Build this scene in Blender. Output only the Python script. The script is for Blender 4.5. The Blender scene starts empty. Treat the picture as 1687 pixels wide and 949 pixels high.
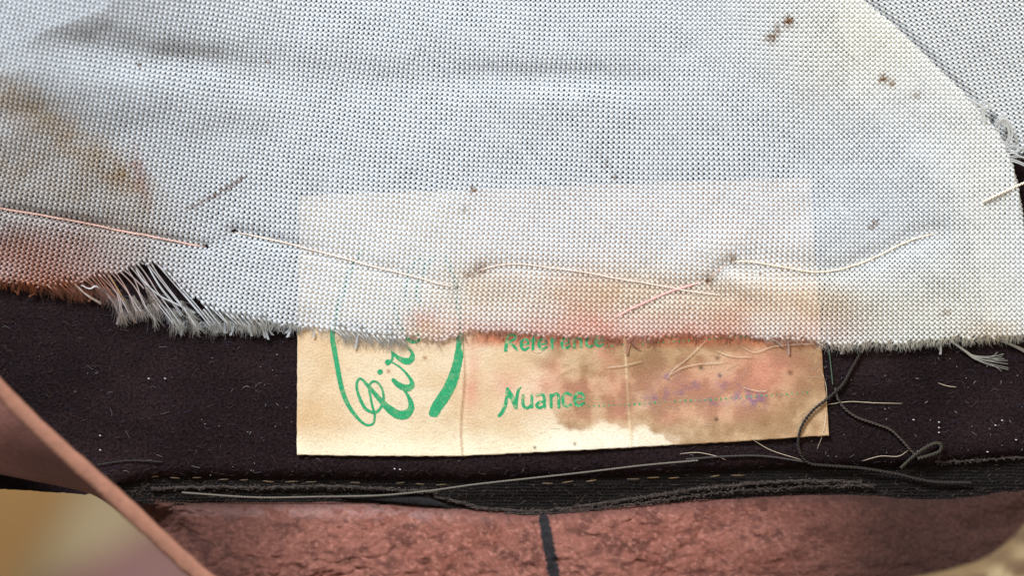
import bpy, math, random
import numpy as np
from mathutils import Vector
random.seed(7)
RNG = np.random.default_rng(11)
C = bpy.context.scene.collection
W, H = 1687.0, 949.0
S = 7.0e-5            # metres per photo pixel on the plane of sharp focus
D = 0.40              # camera height above that plane (metres)

# ------------------------------------------------------------------ camera
cam = bpy.data.cameras.new("camera")
cam.sensor_width = 36.0
cam.lens = 36.0 * D / (W * S)
cam.clip_start, cam.clip_end = 0.01, 20.0
cam.dof.use_dof = True
cam.dof.focus_distance = D - 2 * S
cam.dof.aperture_fstop = 6.3
cam.dof.aperture_blades = 7
camo = bpy.data.objects.new("camera", cam)
camo.location = (0, 0, D)
C.objects.link(camo)
bpy.context.scene.camera = camo

# ------------------------------------------------------------------ light
world = bpy.data.worlds.new("World")
bpy.context.scene.world = world
world.use_nodes = True
bg = world.node_tree.nodes["Background"]
bg.inputs[0].default_value = (0.80, 0.90, 1.0, 1)
bg.inputs[1].default_value = 0.17


def area(name, loc, target, size, power, col):
    l = bpy.data.lights.new(name, 'AREA')
    l.shape = 'RECTANGLE'
    l.size, l.size_y = size
    l.energy = power
    l.color = col
    o = bpy.data.objects.new(name, l)
    o.location = loc
    d = Vector(target) - Vector(loc)
    o.rotation_euler = d.to_track_quat('-Z', 'Y').to_euler()
    C.objects.link(o)
    return o


area("window_light", (-0.25, 0.50, 0.40), (0.01, 0, 0), (0.22, 0.16), 13.6, (0.83, 0.91, 1.0))
area("warm_fill", (0.30, 0.02, 0.34), (0.05, 0, 0), (0.26, 0.26), 1.35, (1.0, 0.84, 0.64))  # added fill that warms the right side, stands for no seen lamp

vs = bpy.context.scene.view_settings
vs.view_transform = 'Standard'
vs.look = 'None'
vs.exposure = 0.0
vs.gamma = 1.0
vs.use_curve_mapping = False
bpy.context.scene.cycles.max_bounces = 8
bpy.context.scene.cycles.transparent_max_bounces = 16

# ------------------------------------------------------------------ helpers


def to_world(V):
    V = np.asarray(V, float)
    Z = V[:, 2] * S
    k = (D - Z) / D
    return np.stack([(V[:, 0] - W / 2) * S * k, (H / 2 - V[:, 1]) * S * k, Z], 1)


def h2(ix, iy, seed):
    n = (ix.astype(np.int64) * 374761393 + iy.astype(np.int64) * 668265263 + seed * 1274126177) & 0xffffffff
    n = ((n ^ (n >> 13)) * 1274126177) & 0xffffffff
    n = n ^ (n >> 16)
    return (n & 0xffffff) / float(0xffffff)


def vn(x, y, seed=0):
    x = np.asarray(x, float); y = np.asarray(y, float)
    ix, iy = np.floor(x), np.floor(y)
    fx, fy = x - ix, y - iy
    fx = fx * fx * (3 - 2 * fx); fy = fy * fy * (3 - 2 * fy)
    a = h2(ix, iy, seed); b = h2(ix + 1, iy, seed)
    c = h2(ix, iy + 1, seed); d = h2(ix + 1, iy + 1, seed)
    return (a * (1 - fx) + b * fx) * (1 - fy) + (c * (1 - fx) + d * fx) * fy


def fbm(x, y, seed=0, o=4):
    t = 0; a = 0.5; s = 0
    for i in range(o):
        t = t + a * vn(x * 2 ** i, y * 2 ** i, seed + 17 * i); s += a; a *= 0.5
    return t / s


def sm(a, b, x):
    t = np.clip((np.asarray(x, float) - a) / (b - a), 0, 1)
    return t * t * (3 - 2 * t)


def lerp_pts(pts):
    a = np.array(pts, float)
    return lambda x: np.interp(x, a[:, 0], a[:, 1])


def cr(pts, step=4.0):
    """Catmull-Rom through points of any dimension"""
    p = np.array(pts, float)
    p = np.vstack([2 * p[0] - p[1], p, 2 * p[-1] - p[-2]])
    out = []
    for i in range(1, len(p) - 2):
        n = max(2, int(np.linalg.norm(p[i + 1][:2] - p[i][:2]) / step))
        t = np.linspace(0, 1, n, endpoint=False)[:, None]
        a, b, c, d = p[i - 1], p[i], p[i + 1], p[i + 2]
        out.append(0.5 * (2 * b + (c - a) * t + (2 * a - 5 * b + 4 * c - d) * t ** 2 + (3 * b - a - 3 * c + d) * t ** 3))
    out.append(p[-2][None])
    return np.vstack(out)


def srgb(r, g, b):
    f = lambda c: (c / 255 / 12.92) if c / 255 <= 0.04045 else ((c / 255 + 0.055) / 1.055) ** 2.4
    return np.array([f(r), f(g), f(b)])


def mesh_obj(name, V, F, mat, parent=None, col=None, smooth=True, world_V=False):
    """V in photo pixels (x right, y down, z towards the camera); F quads or list of arrays"""
    Vw = V if world_V else to_world(V)
    if parent is not None:
        o_ = parent; off = np.zeros(3)
        while o_ is not None:
            off += np.array(o_.location); o_ = o_.parent
        Vw = Vw - off
    me = bpy.data.meshes.new(name)
    Fs = F if isinstance(F, list) else [F]
    Fs = [np.asarray(f) for f in Fs if len(f)]
    idx = np.concatenate([f.ravel() for f in Fs])
    tot = np.concatenate([np.full(len(f), f.shape[1]) for f in Fs])
    st = np.concatenate([[0], np.cumsum(tot)[:-1]])
    me.vertices.add(len(Vw)); me.vertices.foreach_set("co", Vw.astype(np.float32).ravel())
    me.loops.add(len(idx)); me.loops.foreach_set("vertex_index", idx.astype(np.int32))
    me.polygons.add(len(tot)); me.polygons.foreach_set("loop_start", st.astype(np.int32))
    me.polygons.foreach_set("loop_total", tot.astype(np.int32))
    me.update(calc_edges=True)
    if smooth:
        me.polygons.foreach_set("use_smooth", np.ones(len(tot), bool))
    if col is not None:
        at = me.color_attributes.new("Col", 'FLOAT_COLOR', 'POINT')
        c4 = np.ones((len(Vw), 4), np.float32); c4[:, :3] = np.clip(col, 0, 1)
        at.data.foreach_set("color", c4.ravel())
    me.materials.append(mat)
    o = bpy.data.objects.new(name, me)
    C.objects.link(o)
    if parent is not None:
        o.parent = parent
    return o


def thing(name, label, cat, base, group=None):
    o = bpy.data.objects.new(name, None)
    o.empty_display_size = 0.005
    o.location = to_world([base])[0]
    C.objects.link(o)
    o['label'] = label; o['category'] = cat
    if group: o['group'] = group
    return o


def tag(o, label=None, cat=None, group=None, kind=None):
    if label: o['label'] = label
    if cat: o['category'] = cat
    if group: o['group'] = group
    if kind: o['kind'] = kind
    return o


class Tubes:
    """collects tubes into one mesh"""

    def __init__(self):
        self.V, self.F, self.T, self.Cl, self.n = [], [], [], [], 0

    def add(self, P, rw, rt=None, sides=6, N=None, col=None, cap=True):
        P = np.asarray(P, float); n = len(P)
        if n < 2: return
        rw = np.broadcast_to(np.asarray(rw, float), (n,))
        rt = rw if rt is None else np.broadcast_to(np.asarray(rt, float), (n,))
        T = np.gradient(P, axis=0)
        T /= np.linalg.norm(T, axis=1)[:, None] + 1e-9
        if N is None:
            N = np.tile(np.array([0, 0, 1.0]), (n, 1))
        Sd = np.cross(N, T); Sd /= np.linalg.norm(Sd, axis=1)[:, None] + 1e-9
        U = np.cross(T, Sd)
        a = np.linspace(0, 2 * math.pi, sides, endpoint=False) + math.pi / 2
        R = P[:, None, :] + Sd[:, None, :] * (np.cos(a)[None, :, None] * rw[:, None, None]) + U[:, None, :] * (np.sin(a)[None, :, None] * rt[:, None, None])
        b = self.n
        i = np.arange(n - 1)[:, None] * sides; j = np.arange(sides)[None, :]; j2 = (j + 1) % sides
        q = np.stack([i + j, i + sides + j, i + sides + j2, i + j2], -1).reshape(-1, 4) + b
        self.F.append(q)
        self.V.append(R.reshape(-1, 3))
        if cap:
            m = (n - 1) * sides
            for k in range(1, sides - 1):
                self.T.append([b, b + k, b + k + 1]); self.T.append([b + m, b + m + k + 1, b + m + k])
        if col is not None:
            col = np.broadcast_to(np.asarray(col, float), (n, 3))
            self.Cl.append(np.repeat(col, sides, 0))
        self.n += n * sides

    def build(self, name, mat, parent=None):
        V = np.vstack(self.V)
        F = [np.vstack(self.F)] + ([np.array(self.T)] if self.T else [])
        return mesh_obj(name, V, F, mat, parent, np.vstack(self.Cl) if self.Cl else None)


def ply(tb, P, r, col, lay=9.0, strands=2, sides=6, spread=0.55, jitter=0.04):
    """a twisted yarn of several strands along P"""
    P = cr(P, 1.6)
    d = np.concatenate([[0], np.cumsum(np.linalg.norm(np.diff(P, axis=0), axis=1))])
    T = np.gradient(P, axis=0); T /= np.linalg.norm(T, axis=1)[:, None] + 1e-9
    Sd = np.cross(np.tile([0, 0, 1.0], (len(P), 1)), T); Sd /= np.linalg.norm(Sd, axis=1)[:, None] + 1e-9
    U = np.cross(T, Sd)
    for s in range(strands):
        ph = d / lay * 2 * math.pi + s * 2 * math.pi / strands + 0.5 * np.sin(d / 37)
        Q = P + Sd * (np.cos(ph) * r * spread)[:, None] + U * (np.sin(ph) * r * spread)[:, None]
        c = np.asarray(col) * (1 + jitter * RNG.standard_normal((len(P), 1)))
        tb.add(Q, r * 0.62 * (1 + 0.06 * RNG.standard_normal(len(P))), sides=sides, col=c)


def grid(xs, ys, zf, keep=None):
    X, Y = np.meshgrid(xs, ys)
    Z = zf(X, Y)
    V = np.stack([X, Y, Z], -1).reshape(-1, 3)
    ny, nx = X.shape
    i = np.arange(ny - 1)[:, None] * nx + np.arange(nx - 1)[None, :]
    F = np.stack([i, i + nx, i + nx + 1, i + 1], -1).reshape(-1, 4)
    if keep is not None:
        k = keep(X, Y).reshape(-1)
        F = F[k[F].all(1)]
        used = np.unique(F); re = np.full(len(V), -1); re[used] = np.arange(len(used))
        V = V[used]; F = re[F]
    return V, F


# ------------------------------------------------------------------ materials


def new_mat(name):
    m = bpy.data.materials.new(name); m.use_nodes = True
    nt = m.node_tree
    return m, nt, nt.nodes["Principled BSDF"]


def col_mat(name, rough=0.6, spec=0.4, sheen=0.0, trans=0.0, clear=0.0, noise=None, bump=None, detail=4):
    """vertex colour x fine noise, optional bump (scale, distance in photo px)"""
    m, nt, p = new_mat(name)
    at = nt.nodes.new('ShaderNodeAttribute'); at.attribute_name = "Col"
    out = at.outputs['Color']
    tc = nt.nodes.new('ShaderNodeTexCoord')
    if noise:
        sc, lo, hi = noise
        nz = nt.nodes.new('ShaderNodeTexNoise'); nz.inputs['Scale'].default_value = sc / S; nz.inputs['Detail'].default_value = detail
        nt.links.new(tc.outputs['Object'], nz.inputs['Vector'])
        mr = nt.nodes.new('ShaderNodeMapRange')
        mr.inputs['From Min'].default_value = 0.3; mr.inputs['From Max'].default_value = 0.7
        mr.inputs['To Min'].default_value = lo; mr.inputs['To Max'].default_value = hi
        nt.links.new(nz.outputs['Fac'], mr.inputs['Value'])
        vm = nt.nodes.new('ShaderNodeVectorMath'); vm.operation = 'SCALE'
        nt.links.new(out, vm.inputs[0]); nt.links.new(mr.outputs[0], vm.inputs['Scale'])
        out = vm.outputs[0]
    nt.links.new(out, p.inputs['Base Color'])
    p.inputs['Roughness'].default_value = rough
    p.inputs['Specular IOR Level'].default_value = spec
    p.inputs['Sheen Weight'].default_value = sheen
    p.inputs['Sheen Roughness'].default_value = 0.5
    if bump:
        sc, dist = bump
        nb = nt.nodes.new('ShaderNodeTexNoise'); nb.inputs['Scale'].default_value = sc / S; nb.inputs['Detail'].default_value = 5
        nt.links.new(tc.outputs['Object'], nb.inputs['Vector'])
        bp = nt.nodes.new('ShaderNodeBump'); bp.inputs['Distance'].default_value = dist * S; bp.inputs['Strength'].default_value = 1
        nt.links.new(nb.outputs['Fac'], bp.inputs['Height'])
        nt.links.new(bp.outputs[0], p.inputs['Normal'])
    if trans:
        tr = nt.nodes.new('ShaderNodeBsdfTranslucent'); nt.links.new(out, tr.inputs['Color'])
        mx = nt.nodes.new('ShaderNodeMixShader'); mx.inputs[0].default_value = trans
        nt.links.new(p.outputs[0], mx.inputs[1]); nt.links.new(tr.outputs[0], mx.inputs[2])
        sh = mx.outputs[0]
        if clear:       # filaments let part of the light straight through
            tp = nt.nodes.new('ShaderNodeBsdfTransparent')
            m2 = nt.nodes.new('ShaderNodeMixShader'); m2.inputs[0].default_value = clear
            nt.links.new(sh, m2.inputs[1]); nt.links.new(tp.outputs[0], m2.inputs[2])
            sh = m2.outputs[0]
        nt.links.new(sh, nt.nodes['Material Output'].inputs['Surface'])
    return m


M_yarn = col_mat("rayon_yarn", rough=0.26, spec=0.9, sheen=0.1, trans=0.14, clear=0.56)
M_fray = col_mat("rayon_fibre", rough=0.45, spec=0.4, trans=0.6, clear=0.4)
M_thread = col_mat("cotton_thread", rough=0.6, spec=0.3, sheen=0.2)
M_dark = col_mat("dark_thread", rough=0.8, spec=0.12)
M_paper = col_mat("aged_paper", rough=0.9, spec=0.15, noise=(0.35, 0.86, 1.10), bump=(0.25, 0.9))
M_ink = col_mat("green_ink", rough=0.8, spec=0.2, noise=(0.30, 0.80, 1.25))
M_felt = col_mat("black_felt", rough=0.95, spec=0.04, sheen=0.0, noise=(0.22, 0.35, 1.7), bump=(0.3, 0.8))
M_fibre = col_mat("felt_fibre", rough=0.8, spec=0.2)
M_ribbon = col_mat("black_ribbon", rough=0.85, spec=0.1, noise=(0.2, 0.6, 1.4))
M_suede = col_mat("suede_leather", rough=0.95, spec=0.07, sheen=0.0, noise=(0.14, 0.80, 1.20), bump=(0.10, 1.5), detail=6)
M_cut = col_mat("cut_leather", rough=0.8, spec=0.25, noise=(0.06, 0.88, 1.12), bump=(0.15, 1.5))
M_far = col_mat("far_surface", rough=0.7, spec=0.3, noise=(0.01, 0.9, 1.1))

# ------------------------------------------------------------------ shapes shared by several things
bottom = lerp_pts([(-200, 455), (-60, 462), (0, 472), (60, 482), (110, 486), (150, 482), (185, 500), (205, 524), (260, 520), (300, 541), (400, 538), (490, 545),
                   (560, 560), (640, 566), (700, 570), (750, 566), (780, 557), (850, 556), (900, 562), (1000, 567), (1060, 567),
                   (1130, 562), (1230, 563), (1330, 568), (1380, 578), (1440, 573), (1500, 574), (1560, 566), (1640, 564), (1720, 560), (1900, 552)])
seam_pts = cr([(1290, -110), (1360, -52), (1415, 0), (1466, 42), (1512, 86), (1556, 130), (1600, 172), (1640, 220), (1660, 262), (1673, 310), (1682, 370), (1690, 440), (1696, 520), (1700, 640)], 6)
seam_t = np.gradient(seam_pts, axis=0); seam_t /= np.linalg.norm(seam_t, axis=1)[:, None]
seam_n = np.stack([-seam_t[:, 1], seam_t[:, 0]], 1)      # to the lower left: inside the main panel


def seam_dist(x, y):
    """signed distance inside the main panel, nearest seam point and inward normal"""
    Pq = np.stack([np.asarray(x), np.asarray(y)], -1)
    d2 = ((Pq[:, None, :] - seam_pts[None]) ** 2).sum(-1)
    k = d2.argmin(1)
    # local signed distance along the normal
    d = ((Pq - seam_pts[k]) * seam_n[k]).sum(1)
    return d, k


def gauss(x, y, cx, cy, sx, sy, amp, ang=0.0):
    a = math.radians(ang); dx, dy = x - cx, y - cy
    u = dx * math.cos(a) + dy * math.sin(a); v = -dx * math.sin(a) + dy * math.cos(a)
    return amp * np.exp(-0.5 * ((u / sx) ** 2 + (v / sy) ** 2))


def curve_groove(x, y, pts, width, amp):
    p = np.array(pts, float)[:, :2]
    best = np.full(np.shape(x), 1e9)
    for a, b in zip(p[:-1], p[1:]):
        ab = b - a; L = (ab ** 2).sum()
        t = np.clip(((x - a[0]) * ab[0] + (y - a[1]) * ab[1]) / L, 0, 1)
        best = np.minimum(best, (x - a[0] - t * ab[0]) ** 2 + (y - a[1] - t * ab[1]) ** 2)
    return amp * np.exp(-0.5 * best / width ** 2)


TH1 = [(-30, 338), (0, 343), (90, 358), (190, 378), (280, 396), (338, 406)]
TH2 = [(386, 382), (470, 400), (560, 424), (650, 448), (752, 474)]
TH3 = [(786, 446), (840, 435), (900, 440), (980, 452), (1080, 470), (1192, 488)]
TH4 = [(1012, 524), (1060, 500), (1110, 478), (1160, 464)]
TH5 = [(1204, 430), (1250, 433), (1300, 442), (1352, 448), (1400, 440), (1450, 419), (1500, 396), (1544, 384)]
TH6 = [(1617, 334), (1650, 318), (1690, 300), (1730, 288)]
TH7 = [(1164, 462), (1180, 449), (1206, 430)]


def z_lining(x, y):
    z = 8.0 + 9 * (fbm(x / 260, y / 150, 3, 3) - 0.5) + 5 * (fbm(x / 70, y / 45, 9, 2) - 0.5)
    z = z + gauss(x, y, 925, 128, 120, 15, -9, 1) + gauss(x, y, 925, 172, 150, 18, 5, 1)
    z = z + gauss(x, y, 150, 78, 85, 30, -16, 8) + gauss(x, y, 335, 104, 100, 22, -11, 8) + gauss(x, y, 190, 150, 150, 30, 9, 8)
    z = z + gauss(x, y, 600, 150, 170, 45, -9, 0) + gauss(x, y, 700, 60, 260, 40, 6, 0)
    z = z + gauss(x, y, 640, 320, 260, 40, 4, 0) + gauss(x, y, 1400, 90, 120, 90, 8, 40)
    z = z + curve_groove(x, y, TH5[1:], 15, -10) + curve_groove(x, y, TH1, 7, -5) + curve_groove(x, y, TH2, 8, -5) + curve_groove(x, y, TH3, 8, -5)
    z = z + curve_groove(x, y, TH4 + TH7, 9, -5) + gauss(x, y, 1240, 470, 40, 14, 8, 15) + gauss(x, y, 1180, 405, 50, 20, 7, -30)
    z = z + gauss(x, y, 1450, 480, 130, 30, 6, -10) + gauss(x, y, 1330, 390, 60, 22, 5, -30) + gauss(x, y, 1225, 447, 22, 8, -8, 20)
    z = z + gauss(x, y, 760, 475, 14, 40, -5, 0) + gauss(x, y, 800, 400, 60, 40, 4, 0)
    z = z + (430 - y) * 0.13 * sm(620, -40, x) * 2.1 * sm(480, 330, y)
    z = z - 8 * sm(470, 540, x) * sm(1400, 1310, x) * sm(180, 345, y)
    e = bottom(x) - y
    z = z - 5 * np.exp(-np.clip(e, 0, 500) / 28.0)
    lo = -1.6
    return lo + np.log1p(np.exp(np.clip((z - lo) / 1.6, -30, 60))) * 1.6


def z_label(x, y):
    z = -5.2 + 1.2 * (fbm(x / 120, y / 90, 31, 3) - 0.5)
    cx1 = 761 + 3 * np.sin(y / 30); cx2 = 1034 + (y - 640) * 0.06
    z = z + 1.6 * np.exp(-((x - cx1) / 2.6) ** 2) - 1.2 * np.exp(-((x - cx1 - 5) / 3) ** 2)
    z = z + 1.0 * np.exp(-((x - cx2) / 2.4) ** 2) - 0.8 * np.exp(-((x - cx2 - 4) / 3) ** 2)
    z = z + 0.9 * np.exp(-((y - 616 - 8 * np.sin(x / 14)) / 2.5) ** 2) * sm(905, 925, x) * sm(965, 940, x)
    z = z + gauss(x, y, 1366, 724, 70, 26, 4.5) + 1.2 * np.sin(x / 47.0) * sm(690, 752, y) + gauss(x, y, 486, 752, 22, 20, 2.5)
    return np.maximum(z, -6.8)


felt_end = lerp_pts([(-300, 800), (0, 806), (100, 812), (140, 816), (175, 800), (260, 786), (430, 788), (760, 790), (1000, 786), (1150, 778), (1280, 773), (1500, 768), (1620, 758), (1900, 748)])


def z_felt(x, y):
    z = -9.5 + 1.5 * (fbm(x / 90, y / 60, 51, 3) - 0.5)
    z = z - 16 * sm(1240, 1420, x) * sm(330, 240, y)
    d = felt_end(x) - y
    return z - 16 * np.exp(-np.clip(d, 0, 400) / 9.0) * sm(140, 260, x)


leather_top = lerp_pts([(150, 806), (225, 815), (330, 829), (430, 829), (600, 829), (760, 839), (880, 845), (980, 838), (1100, 829), (1250, 819), (1400, 815), (1520, 824), (1600, 818), (1700, 800), (1900, 780)])


def z_leather(x, y):
    d = y - leather_top(x)
    z = -26 + 104 * (1 - np.exp(-np.clip(d, -5, 400) / 75.0)) 
    z = z - 120 * sm(420, 170, x) * sm(-10, 60, d) - 55 * sm(1380, 1760, x) * sm(-10, 60, d)
    wx, wy = 26 * (fbm(x / 60, y / 60, 70, 3) - .5), 30 * (fbm(x / 50, y / 50, 74, 3) - .5)
    wr = fbm((x + wx) / 44, (y + wy) / 17, 71, 4)
    rg = 1 - np.abs(2 * fbm((x + 2 * wx) / 52, (y + 2 * wy) / (16 + 14 * sm(700, 1000, x)), 75, 3) - 1)
    z = z - 3.8 * sm(0.74, 0.99, rg) * (0.45 + 0.55 * sm(0.35, 0.65, fbm(x / 130, y / 60, 78, 2))) * sm(4, 16, d) * (1 - 0.75 * sm(1150, 1400, x)) + 14 * (wr - 0.5) * sm(0, 12, d) * (1 - 0.6 * sm(1150, 1400, x))
    # pull creases fanning from the seam on the right half
    ph = (x - 1040) * 0.045 + (y - 830) * 0.036 + 4.5 * fbm(x / 90, y / 60, 73, 3)
    z = z - 3.4 * np.exp(-((np.mod(ph, 2.0) - 1.0) / 0.16) ** 2) * fbm(x / 40, y / 40, 79, 2) * 1.4 * sm(960, 1010, x) * sm(1240, 1120, x) * sm(4, 20, d)
    z = z + 2.5 * (fbm(x / 14, y / 8, 77, 3) - 0.5)
    return z


# ------------------------------------------------------------------ far background
def simple_slab(name, poly, z0, th, mat, col, world_pts=True):
    """flat slab from a world-space polygon"""
    n = len(poly)
    V = np.array([(x, y, z0) for x, y in poly] + [(x, y, z0 - th) for x, y in poly])
    F = [np.array([list(range(n))[::1]]), np.array([list(range(n, 2 * n))[::-1]]), np.array([[i, i + n, (i + 1) % n + n, (i + 1) % n] for i in range(n)])]
    return mesh_obj(name, V, F, mat, None, np.tile(col, (2 * n, 1)), smooth=False, world_V=True)


tb_ = simple_slab("tabletop", [(-1.2, -0.9), (1.2, -0.9), (1.2, 0.9), (-1.2, 0.9)], -0.22, 0.03, M_far, srgb(128, 92, 48))
tag(tb_, "blurred yellow brown wooden tabletop far below the hat", "table", kind="structure")

# a pale sheet lying on the table and a reddish leather flap above it, both far out of focus
def far_pt(px, py, Z):
    k = (D - Z) / D
    return ((px - W / 2) * S * k, (H / 2 - py) * S * k)


ps = simple_slab("paper_sheet", [far_pt(x, y, -0.214) for x, y in [(150, 770), (330, 760), (420, 930), (180, 1090), (-40, 1080)]], -0.214, 0.004, M_far, srgb(122, 102, 72))
tag(ps, "blurred pale tan sheet lying on the yellow brown tabletop", "sheet")
fl_ = simple_slab("leather_flap", [far_pt(x, y, -0.17) for x, y in [(60, 972), (150, 925), (235, 882), (330, 850), (480, 900), (420, 1130), (60, 1100)]], -0.17, 0.006, M_far, srgb(98, 64, 57))
tag(fl_, "blurred reddish brown leather flap in the bottom corner beyond the strip", "leather flap")

# ------------------------------------------------------------------ black felt
V, F = grid(np.arange(-160, 1860, 6.0), np.linspace(0, 1, 170), lambda x, y: x * 0)
V[:, 1] = -120 + V[:, 1] * (felt_end(V[:, 0]) + 120) + 1.6 * (vn(V[:, 0] / 7, V[:, 0] * 0, 55) - .5) * (V[:, 1] > 0.99)
V[:, 2] = z_felt(V[:, 0], V[:, 1])
fc = np.tile(srgb(25, 17, 18), (len(V), 1)) * (0.4 + 1.3 * fbm(V[:, 0] / 110, V[:, 1] / 60, 52, 5))[:, None]
felt = thing("felt_body", "dark brown black felt of the hat behind the paper label", "felt", (800, 600, -14))
mesh_obj("felt_surface", V, F, M_felt, felt, fc)
nap = Tubes()
pal = [srgb(52, 38, 40), srgb(66, 48, 44), srgb(44, 36, 42), srgb(80, 64, 62), srgb(58, 50, 66), srgb(70, 46, 36)]
for i in range(6000):
    x = random.uniform(-40, 1720); y = random.uniform(430, 800)
    if y > felt_end(x) - 2: continue
    a = random.gauss(0, 0.7); L = random.uniform(4, 15)
    c = pal[random.randrange(len(pal))] * random.uniform(0.25, 0.9)
    if random.random() < 0.02: c = srgb(140, 128, 128) * random.uniform(0.2, 0.8)
    t = np.linspace(-0.5, 0.5, 4); bend = random.uniform(-3, 3)
    X = x + math.cos(a) * L * t - math.sin(a) * bend * t * t * 4; Y = y + math.sin(a) * L * t + math.cos(a) * bend * t * t * 4
    Z = z_felt(X, Y) + 0.3 + random.uniform(0.2, 2.2) * (1 - 4 * t * t)
    nap.add(np.stack([X, Y, Z], 1), random.uniform(0.22, 0.42), sides=3, col=c, cap=False)
tag(nap.build("nap", M_fibre, felt), kind="stuff")

# ------------------------------------------------------------------ paper label
lab_poly = np.array([(493, 322), (700, 315), (1000, 304), (1331, 292), (1348, 520), (1356, 640), (1364, 718), (1230, 727), (1000, 740), (760, 752), (600, 752), (489, 750), (490, 640)])


def in_poly(x, y, poly):
    ins = np.zeros(np.shape(x), bool)
    n = len(poly)
    for i in range(n):
        x1, y1 = poly[i]; x2, y2 = poly[(i + 1) % n]
        c = ((y1 > y) != (y2 > y)) & (x < (x2 - x1) * (y - y1) / (y2 - y1 + 1e-12) + x1)
        ins ^= c
    return ins


lab_bot = lerp_pts([(489, 750), (600, 752), (760, 752), (1000, 740), (1230, 727), (1364, 718)])
lab_top = lerp_pts([(489, 322), (700, 315), (1000, 304), (1364, 291)])
nx, ny = 384, 192
u = np.linspace(0, 1, nx); v = np.linspace(0, 1, ny)
U, Vv = np.meshgrid(u, v)
Yl = 322 + Vv * 430
XL = np.interp(Yl, [300, 545, 752], [494, 490, 489]); XR = np.interp(Yl, [290, 520, 640, 718, 760], [1331, 1348, 1356, 1364, 1366])
X = XL + U * (XR - XL)
Y = lab_top(X) + Vv * (lab_bot(X) - lab_top(X))
X = X + np.where((U == 0) | (U == 1), 0.8 * (vn(Y / 6, X * 0, 5) - 0.5), 0)
Y = Y + np.where((Vv == 1), 1.2 * (vn(X / 9, Y * 0, 6) - 0.5), 0)
Z = z_label(X, Y)
x, y = X.ravel(), Y.ravel()


def mixc(c, t, col):
    t = np.clip(t, 0, 1)[:, None]
    return c * (1 - t) + np.asarray(col) * t


pc = np.tile(srgb(210, 189, 156), (len(x), 1))
n1 = fbm(x / 60, y / 50, 40, 4); n2 = fbm(x / 24, y / 22, 41, 4); n3 = fbm(x / 9, y / 9, 42, 3)
pc = mixc(pc, 0.55 * sm(0.35, 0.75, n1), srgb(192, 158, 114))
pc = mixc(pc, gauss(x, y, 520, 690, 45, 50, 0.6), srgb(196, 158, 112))
pc = mixc(pc, gauss(x, y, 640, 560, 120, 18, 0.45), srgb(196, 164, 124))
pc = mixc(pc, 0.8 * sm(690, 750, y) * sm(1190, 900, x), srgb(230, 216, 184))
pc = mixc(pc, 0.42 * sm(685, 722, y) * sm(870, 930, x) * sm(1200, 1100, x), srgb(240, 232, 212))
# tide-marked brown patch
tide = lerp_pts([(760, 600), (830, 585), (880, 600), (900, 660), (915, 690), (935, 700), (955, 712), (975, 708), (992, 695), (1012, 700), (1042, 716), (1060, 705), (1085, 712), (1110, 738), (1364, 745)])
inside = sm(tide(x) + 6 + 22 * (n2 - 0.5) + 10 * (n3 - .5), tide(x) - 5 + 22 * (n2 - 0.5) + 10 * (n3 - .5), y) * sm(860, 930, x + 60 * (n1 - 0.5))
pc = mixc(pc, 0.9 * inside * (0.45 + 0.9 * n2), srgb(170, 134, 96))
pc = mixc(pc, 0.7 * sm(0.46, 0.70, n2) * sm(880, 960, x) * sm(700, 650, y), srgb(150, 112, 76))
for (cx, cy, sx, sy, a) in [(1020, 593, 26, 14, .6), (1050, 605, 18, 16, .6), (1095, 590, 30, 18, .45), (1150, 560, 70, 10, .5), (1330, 590, 40, 25, .5), (1300, 690, 60, 20, .35), (1260, 698, 8, 8, .7), (1280, 610, 60, 40, .3)]:
    pc = mixc(pc, gauss(x, y, cx, cy, sx, sy, a) * (0.6 + 0.8 * n3), srgb(136, 100, 62))
for (cx, cy, sx, sy, a) in [(828, 632, 16, 14, .55), (905, 630, 14, 14, .5), (915, 605, 10, 10, .45), (955, 640, 25, 12, .5), (1015, 640, 18, 25, .5), (1020, 680, 14, 10, .6), (960, 685, 22, 8, .4), (1100, 640, 50, 22, .55), (1180, 640, 60, 28, .55), (1255, 620, 40, 26, .5),
                           (1270, 600, 50, 25, .5), (1180, 680, 50, 10, .5), (1100, 690, 16, 8, .5), (780, 620, 9, 40, .55), (775, 650, 10, 18, .35), (860, 560, 160, 9, .35), (1000, 590, 12, 12, .4), (988, 583, 4, 5, .7), (880, 640, 40, 30, .3)]:
    pc = mixc(pc, 0.85 * gauss(x, y, cx, cy, sx, sy, a) * (0.4 + 1.1 * n2), srgb(196, 126, 106))
pc = mixc(pc, 0.75 * sm(578, 556, y + 8 * (n2 - .5)) * sm(760, 800, x), srgb(172, 92, 50))
pc = mixc(pc, 0.3 * sm(470, 540, y) * sm(578, 560, y) * sm(750, 850, x), srgb(180, 80, 60))
for (cx, cy, sx, sy) in [(1100, 622, 10, 7), (1085, 655, 14, 10), (1120, 650, 16, 8), (1060, 658, 10, 6), (1215, 655, 16, 8), (1243, 655, 12, 10), (1250, 662, 10, 6), (1172, 662, 12, 7), (1140, 636, 10, 8), (1200, 634, 14, 7)]:
    pc = mixc(pc, gauss(x, y, cx, cy, sx, sy, 0.65) * sm(0.35, 0.65, n3), srgb(116, 84, 118))
for (cx, cy, r, c) in [(1155, 606, 3.2, (40, 60, 40)), (1186, 619, 3.0, (60, 60, 70)), (1180, 691, 3.2, (50, 36, 26)), (1302, 614, 4.5, (110, 70, 54)), (881, 738, 2.5, (60, 40, 30)), (947, 732, 2.5, (90, 84, 80)), (1182, 590, 4, (110, 80, 60)), (700, 590, 3, (150, 110, 70)), (640, 612, 3, (150, 100, 60))]:
    pc = mixc(pc, np.exp(-(((x - cx) ** 2 + (y - cy) ** 2) / r ** 2)), srgb(*c))
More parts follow.
